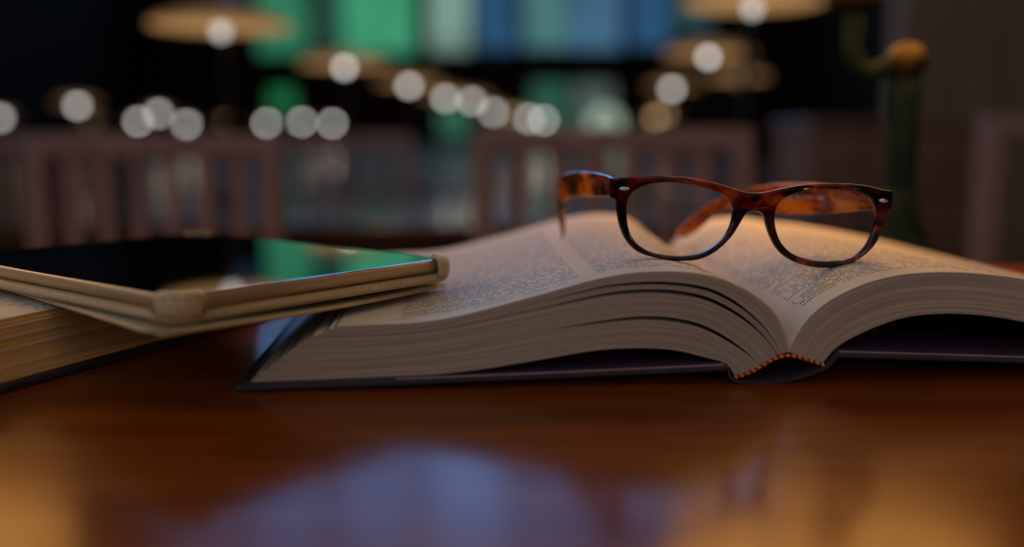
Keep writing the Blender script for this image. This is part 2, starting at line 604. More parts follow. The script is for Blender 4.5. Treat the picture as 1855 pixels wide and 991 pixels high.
# ------------------------------------------------------------------ chairs
def chair(x, y, w, h, label, group, slats=6, rz=0.0):
    """slatted chair, its back at y, seat towards the viewer"""
    o = empty('slat_back_chair', (x, y, 0), rz)
    hw = w / 2
    for s in (-1, 1):
        box('back_post', (s * hw - .019, -.018, 0), (s * hw + .019, .018, h), 'chair', o, .006)
        box('front_leg', (s * hw - .019, -.44, 0), (s * hw + .019, -.404, .43), 'chair', o, .006)
        box('side_stretcher', (s * hw - .010, -.405, .16), (s * hw + .010, -.018, .19), 'chair', o)
    box('top_rail', (-hw - .019, -.014, h - .012), (hw + .019, .016, h + .028), 'chair', o, .008)
    box('bottom_rail', (-hw + .019, -.011, .50), (hw - .019, .011, .54), 'chair', o, .004)
    p = w / (slats + 1)
    for i in range(slats):
        c = -hw + p * (i + 1)
        box('slat', (c - .013, -.007, .54), (c + .013, .007, h - .012), 'chair', o, .003)
    box('seat', (-hw - .025, -.45, .43), (hw + .025, -.018, .465), 'chair', o, .01)
    tag(o, label, 'chair', group)
    return o


GC = 'slatted wooden chairs'
chair(-.625, 1.75, .412, .846, 'dark wooden slat-back chair behind the tablet, left of the gap', GC, 6)
chair(.176, 1.75, .452, .857, 'dark wooden slat-back chair directly behind the tortoiseshell glasses', GC, 6)
chair(1.02, 1.70, .42, .878, 'dark wooden slat-back chair at the far right edge, behind the green lamp post', GC, 3)
for x, t in ((-.52, 'seen through the gap between the two nearest chairs'), (-1.5, 'half hidden behind the leftmost near chair'), (.36, 'seen through the slats behind the glasses')):
    chair(x, 3.07, .40, .848, 'slat-back chair beyond the first far table, ' + t, GC, 5)

# low oak catalogue cabinet on the right
cb = empty('catalogue_cabinet', (1.17, 3.4, 0))
box('carcass', (-.21, -.2, 0), (.38, .25, .90), 'cabinet', cb, .006)
box('top_board', (-.225, -.22, .90), (.395, .26, .925), 'cabinet', cb, .006)
for i in range(2):
    for j in range(4):
        d = box('drawer', (-.185 + i * .275, -.216, .10 + j * .195), (.075 + i * .275, -.2, .28 + j * .195), 'cabinet', cb, .005)
        lathe('knob', [(.0, -.012), (.012, -.010), (.014, -.004), (.007, .004), (.007, .012), (.0, .012)], 'brass', d, 12, (-.055 + i * .275, -.23, .19 + j * .195))
tag(cb, 'low reddish oak catalogue cabinet with drawers beyond the right half of the glasses', 'cabinet')


# ------------------------------------------------------------------ reading lamps of the hall
def reading_lamp(x, y, zb, L, label, bulb_r, bulb_h, sr=.165, shade=True, dome=.05, warm=None):
    """zb = absolute height of the bulb, L = bulb radiance"""
    o = empty('reading_lamp', (x, y, TT))
    h = zb - TT
    lathe('base', [(.0, .0), (.075, .0), (.075, .012), (.05, .02), (.022, .03), (.014, .06), (.0, .06)], 'lamp_pole', o, 20, (0, .045, 0))
    tube('pole', [(0, .045, .05), (0, .045, h * .5), (0, .045, h + dome * .75)], .009, 'lamp_pole', o, 10, 3)
    if shade:
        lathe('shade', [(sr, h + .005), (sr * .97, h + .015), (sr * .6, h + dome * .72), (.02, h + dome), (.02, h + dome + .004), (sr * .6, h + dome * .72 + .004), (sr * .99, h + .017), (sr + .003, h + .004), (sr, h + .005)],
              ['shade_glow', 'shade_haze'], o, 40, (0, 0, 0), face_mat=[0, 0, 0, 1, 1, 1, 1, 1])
    e = mat_emit('lit_bulb', (1.0, .985, .95) if warm is None else warm, L)
    prof = [(0, -bulb_h)] + [(bulb_r * math.sin(a), -bulb_h * math.cos(a)) for a in [math.pi * q / 8 for q in range(1, 8)]] + [(0, bulb_h)]
    lathe('bulb', prof, e, o, 16, (0, 0, h - .004))
    lathe('socket', [(0, 0), (bulb_r * .55, 0), (bulb_r * .55, .02), (0, .02)], 'brass', o, 12, (0, 0, h - .004 + bulb_h * .97))
    tag(o, label, 'lamp', 'lit reading lamps of the hall')
    return o


# x, row, bulb height above our table, label
LAMPS = [(-.701, 0, .379, 'lit lamp with wide flat shade, nearest of the left row, in front of green glass'),
         (-.629, 1, .387, 'lit lamp with wide flat shade, second of the left receding row'),
         (-.525, 2, .391, 'lit lamp, third of the left receding row'),
         (-.429, 3, .382, 'lit lamp, fourth of the left receding row'),
         (-.312, 4, .416, 'lit lamp, fifth of the left receding row'),
         (-.194, 6, .405, 'lit lamp, sixth of the left receding row'),
         (.016, 7, .403, 'dimmer amber lamp tucked between sixth and eighth of the receding row'),
         (.222, 8, .392, 'lit lamp, eighth of the receding row, left of the low green windows'),
         (.461, 9, .396, 'lit lamp at the far end of the receding row, beside the low green windows'),
         (.577, 0, .433, 'lit lamp with wide flat shade cut by the top edge, nearest of the right row'),
         (.735, 1, .425, 'lit lamp with wide flat shade, second of the right row'),
         (1.029, 3, .442, 'lit lamp below the second lamp of the right row'),
         (1.138, 2, .419, 'dim amber lamp shade right below the second lamp of the right row'),
         (1.887, 8, .406, 'small far amber lamp at the lower end of the right row'),
         (1.812, 7, .416, 'small faint lamp beside the lowest lamp of the right row'),
         (-3.387, 4, .382, 'lit lamp with pale olive shade alone at far left'),
         (-4.984, 7, .299, 'dim amber lamp just below the olive-shaded lamp at far left'),
         (-5.37, 6, .347, 'lit lamp cut by the left edge of the picture'),
         (-5.432, 9, .380, 'lit lamp, lower left of the touching pair above the left chair'),
         (-4.181, 7, .428, 'lit lamp, upper right of the touching pair above the left chair'),
         (-4.291, 8, .320, 'lit lamp half hidden by the left chair rail, right of the touching pair'),
         (-4.533, 10, .387, 'faint dim lamp between the half hidden lamp and the row of three'),
         (-3.894, 10, .378, 'far round lamp, left of the row of three above the chair post'),
         (-3.333, 10, .396, 'far round lamp, middle of the row of three'),
         (-3.093, 11, .391, 'far round lamp, right of the row of three')]
DIM = {6: .3, 12: .05, 13: .55, 14: .35, 16: .06, 21: .10}
for i, (x, r, z, lab) in enumerate(LAMPS):
    y = ROWS[r]
    br = max(.015, min(.046, .0040 * y))
    bh = br * 1.2
    ratio = (br * bh * (1800 / y) ** 2) / (27.0 ** 2)      # share of the out-of-focus disc the bulb fills
    L = (.26 if r < 1 else .31) / ratio * DIM.get(i, 1.0)
    reading_lamp(x, y, TZ + z, L, lab, br, bh, .165 if r < 6 else .15, warm=(1.0, .62, .32) if i in DIM else None)

# wall clock at the end of the hall
ck = empty('wall_clock', (2.21, YF - .09, TZ + .43))
bm = bmesh.new()
bmesh.ops.create_cone(bm, cap_ends=True, segments=36, radius1=.40, radius2=.40, depth=.06, matrix=Matrix.Rotation(math.pi / 2, 4, 'X'))
from_bm('face', bm, 'clock_face', ck)
bm = bmesh.new()
bmesh.ops.create_cone(bm, cap_ends=True, segments=24, radius1=.13, radius2=.13, depth=.03, matrix=Matrix.Translation((0, -.045, 0)) @ Matrix.Rotation(math.pi / 2, 4, 'X'))
from_bm('hub', bm, 'black', ck)
tag(ck, 'pale round dial given its own glow, with dark centre on the far wall above the glasses', 'clock')


# ------------------------------------------------------------------ lamps on our own table
def desk_lamp(x, y, s, label, L=None, tint=(1.0, .58, .22)):
    """s = -1: arm reaches to the left, +1 to the right"""
    o = empty('desk_lamp', (x, y, TZ))
    lathe('base', [(0, 0), (.050, 0), (.050, .010), (.042, .018), (.028, .026), (.018, .05), (.0135, .075), (0, .075)], 'bronze', o, 32)
    tube('pole', [(0, 0, .06), (0, 0, .10), (0, 0, .168)], .0125, 'bronze', o, 16, 4)
    kn = lathe('knob', [(0, -.016), (.010, -.014), (.0165, -.006), (.0175, 0), (.0165, .006), (.010, .014), (0, .016)], 'brass', o, 20, (0, 0, .182))
    tube('arm', [(0, 0, .180), (s * .018, 0, .176), (s * .034, 0, .173), (s * .046, 0, .188), (s * .046, 0, .215), (s * .046, 0, .245)], .0085, 'bronze', o, 12, 6)
    lathe('collar', [(0, 0), (.017, 0), (.023, .006), (.023, .016), (.017, .022), (0, .022)], 'brass', o, 20, (s * .046, 0, .226))
    sx = s * .046
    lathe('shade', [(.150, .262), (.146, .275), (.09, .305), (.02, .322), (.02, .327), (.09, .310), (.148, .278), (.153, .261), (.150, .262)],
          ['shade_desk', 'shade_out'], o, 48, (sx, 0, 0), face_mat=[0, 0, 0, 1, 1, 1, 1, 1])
    tube('stem', [(sx, .0, .25), (sx, .0, .28), (sx, .0, .325)], .006, 'brass', o, 10, 3)
    e = mat_emit('lit_desk_bulb', tint, L)
    for q in (-1, 1):
        lathe('bulb', [(0, -.026)] + [(.026 * math.sin(a), -.026 * math.cos(a)) for a in [math.pi * j / 8 for j in range(1, 8)]] + [(0, .026)], e, o, 16, (sx + q * .055, 0, .277))
    tag(o, label, 'lamp')
    return o


desk_lamp(.335, .860, -1, 'dark green lamp post with brass knob and bent arm right of the glasses', 3.0)
desk_lamp(-.60, .855, 1, 'matching desk lamp standing on the near table just past the left edge', 3.0)
desk_lamp(.64, -.28, -1, 'matching unseen desk lamp added on the near table beside the viewer, to the right', LAMP_NEAR * 3.9)  # out-of-frame lamp added for warm light from the front right
desk_lamp(-.60, -.32, 1, 'matching unseen desk lamp added on the near table beside the viewer, to the left', LAMP_NEAR * 1.5, (1.0, .80, .58))  # out-of-frame lamp added for light from the front left

# ------------------------------------------------------------------ the open book
BOOK_A = (-.12953, .4522, TZ)
LD = .300                       # depth of the page block
book = empty('open_book', BOOK_A, math.radians(3.8))
mm = lambda pts: [Vector((a / 1000, b / 1000)) for a, b in pts]
L_top = mm([(47.8, 30.3), (58, 30.6), (70.7, 31.0), (83.3, 31.5), (95.9, 32.9), (108.5, 35.4), (121.3, 38.5), (133.9, 41.8), (146.5, 45.1), (157.7, 48.2), (171.5, 51.8), (185.4, 54.1), (195.8, 54.9), (209.7, 54.8), (222.0, 53.3), (231.4, 50.7), (240.8, 46.6), (247.3, 42.8), (253.8, 37.8), (258.4, 32.6), (261.8, 26.3), (263.9, 20.0), (264.8, 14.8)])
L_g1 = mm([(42.3, 27.4), (70.7, 28.4), (95.9, 30.3), (121.3, 35.8), (143.9, 40.9), (171.5, 47.7), (185.4, 49.5), (199.4, 50.1), (211.4, 49.2), (222.2, 47.4), (231.6, 43.8), (241.1, 37.9), (250.9, 29.3), (256.8, 22.0), (261.6, 14.1)])
L_g2 = mm([(33.5, 24.5), (44.9, 25.7), (70.7, 26.2), (95.9, 28.4), (121.3, 33.3), (143.9, 37.9), (171.6, 44.2), (185.5, 46.0), (199.5, 46.4), (211.5, 45.3), (222.3, 43.0), (231.7, 39.0), (241.2, 33.2), (247.8, 27.8), (254.4, 21.0), (259.5, 13.6)])
L_g3 = mm([(19.1, 14.1), (49.7, 14.1), (70.5, 15.2), (89.5, 16.9), (108.4, 19.4), (127.6, 22.9), (149.2, 27.3), (157.8, 28.9), (175.2, 31.6), (185.7, 32.9), (196.3, 33.3), (206.7, 32.5), (219.4, 29.8), (229.0, 25.5), (238.7, 19.4), (246.4, 13.2), (250.5, 8.2)])
L_bot = mm([(5.7, 3.6), (34, 4.5), (70.3, 5.6), (93.8, 6.4), (114.6, 8.4), (133.9, 11.2), (144, 12.8), (164.7, 16.2), (178.8, 17.6), (196.5, 17.7), (210.6, 16.2), (224.5, 12.6), (232.6, 10.4), (236.6, 7.0), (238.7, 3.2)])
R_top = mm([(265.0, 14.8), (265.9, 17.4), (268.3, 22.4), (272.4, 29.2), (276.1, 33.4), (282.1, 38.5), (288.4, 42.3), (294.2, 45.2), (302.9, 48.6), (312.8, 51.2), (322.6, 52.7), (332.7, 53.3), (342.8, 53.4), (356.1, 52.7), (369.9, 51.2), (381.2, 49.5), (410, 44.5), (440, 38), (470, 30.5), (497, 23)])
R_bot = mm([(282.3, 9.2), (285.2, 13.0), (288.4, 16.6), (294.2, 20.4), (304.1, 25.2), (314.0, 29.0), (323.8, 31.5), (333.9, 32.6), (344.0, 32.9), (357.5, 32.2), (371.3, 30.4), (382.8, 28.2), (410, 22.5), (440, 16.2), (468, 11.2), (490, 8.3)])


def far_shift(u, z, t):
    """the pages bulge fuller towards the tail of the book"""
    t = t * t
    if u < .265:
        x = (u - .150) / .115
        if x <= 0: return u, z
        w = math.sin(math.pi * x)
        return u + .015 * w * t, z + .0045 * w * t * z / .05
    x = (u - .265) / .085
    if x >= 1: return u, z
    w = math.sin(math.pi * x)
    return u - .007 * w * t, z + .0045 * w * t * z / .05


def gap_below(pl, g0, u0, u1):
    """copy of a curve lowered by a lens-shaped gap between u0 and u1"""
    out = []
    for p in pl:
        x = (p.x - u0) / (u1 - u0)
        g = g0 * math.sin(math.pi * min(1, max(0, x))) ** .8 if 0 < x < 1 else 0.0
        out.append(Vector((p.x - g * .45, p.y - g - .00012)))
    return out


def block(name, up, lo, mats, v0, v1, parent, n=64, nd=14, skew=0.0, flip_uv=False, bow=True):
    """stack of sheets between two profile curves, running from v0 to v1 in depth"""
    U = resample(catmull([(p.x, p.y, 0) for p in up], 5), n)
    D = resample(catmull([(p.x, p.y, 0) for p in lo], 5), n)
    s = [0.0]
    for a, b in zip(U, U[1:]): s.append(s[-1] + (b - a).length)
    bm = bmesh.new()
    uvl = bm.loops.layers.uv.new('UVMap')
    top, bot = [], []
    for j in range(nd + 1):
        t = j / nd
        v = v0 + (v1 - v0) * t
        tt = v / LD if bow else 0
        top.append([bm.verts.new((far_shift(p.x, p.y, tt)[0], v, far_shift(p.x, p.y, tt)[1])) for p in U])
        bot.append([bm.verts.new((far_shift(p.x, p.y, tt)[0], v, far_shift(p.x, p.y, tt)[1])) for p in D])
    def face(vs, uvs, mi):
        f = bm.faces.new(vs)
        f.material_index = mi
        f.smooth = True
        for l, q in zip(f.loops, uvs): l[uvl].uv = q
    vv = lambda j: v0 + (v1 - v0) * j / nd
    for j in range(nd):
        for i in range(n - 1):
            face((top[j][i], top[j][i + 1], top[j + 1][i + 1], top[j + 1][i]), ((s[i], vv(j)), (s[i + 1], vv(j)), (s[i + 1], vv(j + 1)), (s[i], vv(j + 1))), 0)
            face((bot[j][i], bot[j + 1][i], bot[j + 1][i + 1], bot[j][i + 1]), ((s[i], 0), (s[i], 0), (s[i + 1], 0), (s[i + 1], 0)), 1)
        for i, fl in ((0, True), (n - 1, False)):
            th = (U[i] - D[i]).length
            q = [top[j][i], top[j + 1][i], bot[j + 1][i], bot[j][i]]
            face(q if fl else q[::-1], ((vv(j), th), (vv(j + 1), th), (vv(j + 1), 0), (vv(j), 0)) if fl else ((vv(j), 0), (vv(j + 1), 0), (vv(j + 1), th), (vv(j), th)), 1)
    for jj, fl in ((0, True), (nd, False)):
        for i in range(n - 1):
            ta, tb = (U[i] - D[i]).length, (U[i + 1] - D[i + 1]).length
            tm = max((a - b).length for a, b in zip(U, D))
            q = [top[jj][i], bot[jj][i], bot[jj][i + 1], top[jj][i + 1]]
            w = [(s[i], tm), (s[i], 0), (s[i + 1], 0), (s[i + 1], tm)]
            face(q if fl else q[::-1], w if fl else w[::-1], 1)
    me = bpy.data.meshes.new(name)
    bm.to_mesh(me)
    bm.free()
    o = link(name, me, mats, parent)
    md = o.modifiers.new('edge', 'EDGE_SPLIT')
    md.split_angle = math.radians(50)
    return o


PV0, PV1 = .004, LD
# four bundles of the left half, separated by dark gaps
shift_x = lambda pl, dx: [Vector((p.x + dx * max(0, 1 - (p.x - pl[0].x) / .05), p.y)) for p in pl]
b1 = block('page_bundle', L_top, L_g1, ['paper_l', 'edge'], PV0, PV1, book)
b2 = block('page_bundle', gap_below(L_g1, .0017, .150, .262), L_g2, ['sheet', 'edge'], PV0, PV1 - .001, book)
b3 = block('page_bundle', gap_below(L_g2, .0020, .140, .261), L_g3, ['sheet', 'edge'], PV0 + .0004, PV1, book)
b4 = block('page_bundle', gap_below(L_g3, .0022, .152, .251), L_bot, ['sheet', 'edge'], PV0, PV1, book)
b5 = block('page_bundle', R_top, R_bot, ['paper_r', 'edge'], PV0, PV1, book)
for o, t in ((b1, 'topmost printed pages of the left half'), (b5, 'printed pages of the right half')): o['label'] = t


# loose sheets whose corners step out at the fore-edge
def sheet(x0, x1, z_of, v0, v1, th=.00022):
    bm = bmesh.new()
    n = 10
    a, b = [], []
    for i in range(n + 1):
        x = x0 + (x1 - x0) * i / n
        z = z_of(x)
        a.append((x, z))
    rows = []
    for v in (v0, v1):
        rows.append([[bm.verts.new((x, v, z + q)) for x, z in a] for q in (0, th)])
    for i in range(n):
        for f in ((rows[0][1], rows[1][1]), (rows[1][0], rows[0][0])):
            bm.faces.new((f[0][i], f[0][i + 1], f[1][i + 1], f[1][i]))
        bm.faces.new((rows[0][0][i], rows[0][0][i + 1], rows[0][1][i + 1], rows[0][1][i]))
        bm.faces.new((rows[1][0][i], rows[1][1][i], rows[1][1][i + 1], rows[1][0][i + 1]))
    bm.faces.new((rows[0][0][0], rows[0][1][0], rows[1][1][0], rows[1][0][0]))
    bm.faces.new((rows[0][0][n], rows[1][0][n], rows[1][1][n], rows[0][1][n]))
    return from_bm('loose_sheet', bm, 'sheet', book)


for x0, z0, v0 in ((.0440, .0287, .0042), (.0385, .0263, .006), (.0365, .0256, .005), (.0285, .0211, .008), (.0215, .0162, .0045), (.0150, .0116, .007), (.0100, .0081, .005)):
    sheet(x0, x0 + .02, lambda x, a=x0, z=z0: z + .0002 - (x - a) * .02, v0, LD - .002)


# boards, endpapers, spine
def slab(name, pts, v0, v1, th, mat, parent, bev=.0008, closed_pts=None):
    """extruded strip: polyline of (u, z) is the upper side, th below it"""
    bm = bmesh.new()
    P = [Vector(p) for p in pts]
    nrm = []
    for i in range(len(P)):
        t = (P[min(i + 1, len(P) - 1)] - P[max(0, i - 1)]).normalized()
        nrm.append(Vector((t.y, -t.x)))
    low = [p + n * th for p, n in zip(P, nrm)]
    ring = P + low[::-1]
    A = [bm.verts.new((p.x, v0, p.y)) for p in ring]
    B = [bm.verts.new((p.x, v1, p.y)) for p in ring]
    n = len(ring)
    m = len(P)
    for i in range(n): bm.faces.new((A[i], A[(i + 1) % n], B[(i + 1) % n], B[i]))
    for V in (A, B):
        for i in range(m - 1): bm.faces.new((V[i], V[i + 1], V[n - 2 - i], V[n - 1 - i]))
    bmesh.ops.recalc_face_normals(bm, faces=bm.faces[:])
    if bev:
        ed = [e for e in bm.edges if len(e.link_faces) == 2 and e.calc_face_angle(0) > .9]
        bmesh.ops.bevel(bm, geom=ed, offset=bev, segments=3, profile=.5, affect='EDGES')
    return from_bm(name, bm, mat, parent)


bl = slab('cover_board', [(.0, .0038), (.08, .0056), (.16, .0078), (.2345, .0101)], 0, LD + .004, .0036, 'cloth', book, .0014)
slab('endpaper', [(.004, .00405), (.08, .00585), (.16, .00805), (.2325, .0103)], .0012, LD + .0025, .0003, 'endpaper', bl, 0)
slab('board_highlight', [(.075, .0056), (.16, .0079), (.2320, .01018)], .00035, .0016, .0006, 'board_highlight', bl, 0)  # strip that paints the highlight along the board
br_ = slab('cover_board', [(.2875, .0156), (.34, .0135), (.42, .0098), (.515, .0052)], 0, LD + .004, .0036, 'cloth', book, .0014)
slab('endpaper', [(.2895, .0158), (.34, .0137), (.42, .0100), (.511, .0056)], .0012, LD + .0025, .0003, 'endpaper', br_, 0)
slab('board_highlight', [(.2890, .0158), (.34, .01365), (.42, .00995), (.511, .0055)], .00035, .0016, .0006, 'board_highlight', br_, 0)
sp = resample(catmull([(.2352, .0072, 0), (.2360, .0036, 0), (.2400, .0016, 0), (.2500, .0011, 0), (.2600, .0014, 0), (.2696, .0034, 0), (.2789, .0066, 0), (.2845, .0095, 0), (.2872, .0138, 0)], 5), 26)
slab('spine', [(p.x, p.y) for p in sp], .0004, LD + .0035, .0010, 'cloth', book, 0)
HB = resample(catmull([(.2389, .0034, 0), (.2466, .0061, 0), (.2516, .0090, 0), (.2577, .0123, 0), (.2642, .0138, 0), (.2706, .0126, 0), (.2770, .0106, 0), (.2818, .0090, 0)], 6), 31)
hb = slab('headband', [(p.x, p.y - .0003) for p in HB], .0022, .0060, .0006, 'thread_r', book, 0)
bead = None
for i, p in enumerate(HB):
    t = (HB[min(i + 1, 30)] - HB[max(i - 1, 0)]).normalized()
    key = 'thread_y' if i % 2 == 0 else 'thread_r'
    bm = bmesh.new()
    bmesh.ops.create_icosphere(bm, subdivisions=2, radius=1.0)
    ang = math.atan2(t.y, t.x)
    R = Matrix.Rotation(-ang - .5, 4, 'Y')
    for v in bm.verts: v.co = R @ Vector((v.co.x * .00062, v.co.y * .0010, v.co.z * .00105)) + Vector((p.x, .0026, p.y - .0004))
    from_bm('thread_bead', bm, key, hb, True)
tag(book, 'thick open hardback with dark cloth cover and red-yellow headband, glasses lying on it', 'book')

# ------------------------------------------------------------------ the book at the left edge
LB = Vector((-.234, .455, TZ))
lb = empty('left_edge_book', LB, math.atan2(.932, .362) - math.pi / 2)
lb.name = 'opened_book'
# local: +y runs along the fore-edge away from the viewer, -x into the book
slab('cover_board', [(-.20, .0045), (-.1, .0043), (.0, .0041)], -.14, .205, .0040, 'cloth', lb, .0014)
up = [Vector((-.196, .0330)), Vector((-.15, .0334)), Vector((-.10, .0337)), Vector((-.05, .0338)), Vector((-.02, .0336)), Vector((-.0095, .0332))]
lo = [Vector((-.196, .0048)), Vector((-.15, .0048)), Vector((-.10, .0047)), Vector((-.05, .0046)), Vector((-.02, .0045)), Vector((-.004, .0044))]
block('page_block', up, lo, ['paper_b', 'edge_b'], -.136, .200, lb, 24, 20, bow=False)
for x0, z0 in ((-.0082, .0290), (-.0075, .0240), (-.0068, .0185), (-.0055, .0105), (-.0049, .0068)):
    bm = bmesh.new()
    add_box(bm, (-.03, -.1362, z0), (x0 + .0006, .2002, z0 + .0005))
    from_bm('proud_sheet', bm, 'sheet', lb)
tag(lb, 'opened book at the left edge under the tablet, its orange-tinted page edges lit warm', 'book')

# ------------------------------------------------------------------ tablet in its leather case
tN = Vector((-.1431, .4169, TZ + .0511))
tR = Vector((-.0350, .5474, TZ + .0520))
tL = Vector((-.3279, .5700, TZ + .0507))
ax = (tR - tN).normalized()
ay = (tL - tN)
ay = (ay - ax * ay.dot(ax)).normalized()
az = ax.cross(ay)
TM = Matrix((ax, ay, az)).transposed().to_4x4()
TM.translation = tN
tab = empty('tablet', tN)
tab.matrix_world = TM
TW, TL = .1695, .240


def rounded(x0, y0, x1, y1, r, seg=6):
    pts = []
    for cx, cy, a0 in ((x1 - r, y0 + r, -90), (x1 - r, y1 - r, 0), (x0 + r, y1 - r, 90), (x0 + r, y0 + r, 180)):
        for i in range(seg + 1):
            a = math.radians(a0 + 90 * i / seg)
            pts.append((cx + r * math.cos(a), cy + r * math.sin(a)))
    return pts


def stack(name, rings, mat, parent, smooth=True, cap=True):
    """rings: list of (inset, z, rect, radius)"""
    bm = bmesh.new()
    R = []
    for ins, z, (x0, y0, x1, y1), r in rings:
        R.append([bm.verts.new((x, y, z)) for x, y in rounded(x0 + ins, y0 + ins, x1 - ins, y1 - ins, max(.0005, r - ins))])
    n = len(R[0])
    for a, b in zip(R, R[1:]):
        for i in range(n): bm.faces.new((a[i], a[(i + 1) % n], b[(i + 1) % n], b[i]))
    if cap:
        bm.faces.new(R[0]); bm.faces.new(R[-1])
    o = from_bm(name, bm, mat, parent, smooth)
    md = o.modifiers.new('edge', 'EDGE_SPLIT')
    md.split_angle = math.radians(40)
    return o


rc = (0, 0, TW, TL)
CR = .009
stack('body', [(.0045, -.0074, rc, CR), (.0015, -.0066, rc, CR), (.0003, -.0052, rc, CR), (0, -.0038, rc, CR), (0, -.0012, rc, CR), (.0004, -.0006, rc, CR), (.0010, -.0002, rc, CR)], 'tablet_metal', tab)
stack('screen', [(.0009, -.0003, rc, CR), (.0010, .0, rc, CR), (.0016, .0001, rc, CR)], 'screen', tab, False)
tag(tab, 'tablet with black glossy screen and champagne rim mirroring lamp and green glass', 'tablet')

case = empty('tablet_case', tN)
case.matrix_world = TM
rk = (-.003, -.003, TW + .003, TL + .003)
stack('back_shell', [(.004, -.0126, rk, .012), (.0012, -.0120, rk, .012), (0, -.0104, rk, .012), (.0006, -.0086, rk, .012), (.0022, -.0078, rk, .012)], 'leather', case)


def corner_tab(cx, cy, sx, sy, name):
    """leather corner that wraps up round a rounded tablet corner onto its face"""
    bm = bmesh.new()
    ro = .0135
    prof = [(ro - .0022, -.0088), (ro - .0008, -.0098), (ro + .0002, -.0080), (ro + .0004, -.0045), (ro + .0001, -.0015), (ro - .0012, .0006), (ro - .0038, .0014), (ro - .0062, .0013), (ro - .0064, .0004)]
    inner = [(ro - .0064, .0004), (ro - .0040, .0003)]
    arcs = []
    K = 13
    for i in range(K):
        f = i / (K - 1)
        a = math.radians(180 + 90 * f) if False else math.radians(-12 + 114 * f)
        w = 1 - .10 * math.cos(math.pi * 2 * f) * 0
        arcs.append([bm.verts.new((cx - sx * r * math.cos(a), cy - sy * r * math.sin(a), z)) for r, z in prof])
    for p, q in zip(arcs, arcs[1:]):
        for i in range(len(prof) - 1): bm.faces.new((p[i], p[i + 1], q[i + 1], q[i]))
    o = from_bm(name, bm, 'leather', case, True)
    md = o.modifiers.new('thick', 'SOLIDIFY')
    md.thickness = .0008
    md.offset = -1
    return o


corner = []
for cx, cy, sx, sy in ((.0095, .0095, 1, 1), (TW - .0095, .0095, -1, 1), (.0095, TL - .0095, 1, -1), (TW - .0095, TL - .0095, -1, -1)):
    corner.append(corner_tab(cx, cy, sx, sy, 'corner_tab'))
# stitches round the near corner tab
def stitch(f, r, z, tilt, par):
    a = math.radians(-12 + 114 * f)
    c = Vector((.0095 - r * math.cos(a), .0095 - r * math.sin(a), z))
    tg = Vector((math.sin(a), -math.cos(a), 0))
    bm = bmesh.new()
    d = tg if tilt == 'h' else Vector((0, 0, 1))
    bmesh.ops.create_cube(bm, size=1)
    rad = Vector((-math.cos(a), -math.sin(a), 0))
    side = d.cross(rad)
    for v in bm.verts: v.co = c + d * v.co.x * .0012 + rad * v.co.y * .0008 + side * v.co.z * .0005
    from_bm('stitch', bm, 'stitch', par)
for i in range(5): stitch(.14 + .18 * i, .0141, -.0010, 'h', corner[0])
for f in (.07, .93):
    for z in (-.0032, -.0052, -.0072): stitch(f, .0144, z, 'v', corner[0])


# loose front flap folded underneath, drooping towards the near corner
def flap_pt(a, b):
    """a along tablet short side, b along the long side, 0..1 -> world"""
    near = Vector((-.1465, .4040, TZ + .0369))
    rgt = Vector((-.0385, .5560, TZ + .0350))
    lft = Vector((-.3020, .5640, TZ + .0357))
    far = Vector((-.2060, .7000, TZ + .0347))
    p = near.lerp(rgt, a).lerp(lft.lerp(far, a), b)
    # soft sag of the free edges
    p.z += -.0006 * math.sin(math.pi * a) * (1 - b) 
    bow = .010 * math.sin(math.pi * a) * max(0, 1 - b * 3)
    p.x += bow * .5
    p.y -= bow * .15
    return p


bm = bmesh.new()
nf = 26
gridv = [[bm.verts.new(flap_pt(i / nf, j / nf)) for i in range(nf + 1)] for j in range(nf + 1)]
for j in range(nf):
    for i in range(nf): bm.faces.new((gridv[j][i], gridv[j][i + 1], gridv[j + 1][i + 1], gridv[j + 1][i]))
inv = TM.inverted()
for v in bm.verts: v.co = inv @ v.co
flap = from_bm('front_flap', bm, ['leather_in', 'leather'], case, True)
md = flap.modifiers.new('thick', 'SOLIDIFY')
md.thickness = .0016
md.offset = -1
md.material_offset_rim = 1
edge_pts = [inv @ (flap_pt(0, j / 16) + Vector((0, 0, .0002))) for j in range(16, -1, -1)] + [inv @ (flap_pt(i / 12, 0) + Vector((0, 0, .0002))) for i in range(1, 13)]
tube('flap_piping', edge_pts, .00085, 'leather', flap, 8, 1, False)
tag(case, 'tan leather case under the tablet with stitched corner and drooping flap', 'case')

# ------------------------------------------------------------------ eyeglasses
OUT = [(-32.57, 42.66), (-31.45, 43.53), (-24.1, 44.4), (-14.34, 44.71), (-6.24, 44.63), (5.33, 44.16), (14.06, 42.73), (22.75, 40.72), (31.52, 38.13), (37.57, 36.39), (43.57, 35.79), (49.44, 36.49), (55.32, 37.75), (62.87, 39.15), (71.4, 40.25), (83.16, 40.58), (95.08, 40.26), (104.21, 39.19), (113.51, 37.11), (118.26, 36.35), (119.24, 35.17), (119.27, 30.02), (118.81, 26.64), (116.1, 22.71), (114.63, 17.09), (112.53, 10.89), (108.93, 5.84), (103.7, 1.42), (97.17, -1.84), (89.38, -3.65), (82.23, -4.18), (76.34, -3.69), (69.23, -2.15), (63.36, 0.2), (57.32, 4.47), (52.75, 10.68), (49.49, 18.44), (47.82, 23.67), (45.67, 25.99), (42.7, 26.64), (39.67, 26.08), (37.39, 24.02), (35.14, 19.98), (31.66, 14.2), (28.28, 10.16), (23.73, 5.99), (18.01, 2.48), (12.25, 0.71), (6.36, 0.31), (0.41, 0.42), (-5.36, 1.28), (-11.13, 2.45), (-15.46, 3.89), (-19.5, 5.94), (-23.57, 10.1), (-26.5, 15.31), (-28.3, 21.1), (-29.23, 26.87), (-29.86, 31.02), (-31.02, 32.77), (-32.45, 33.62)]
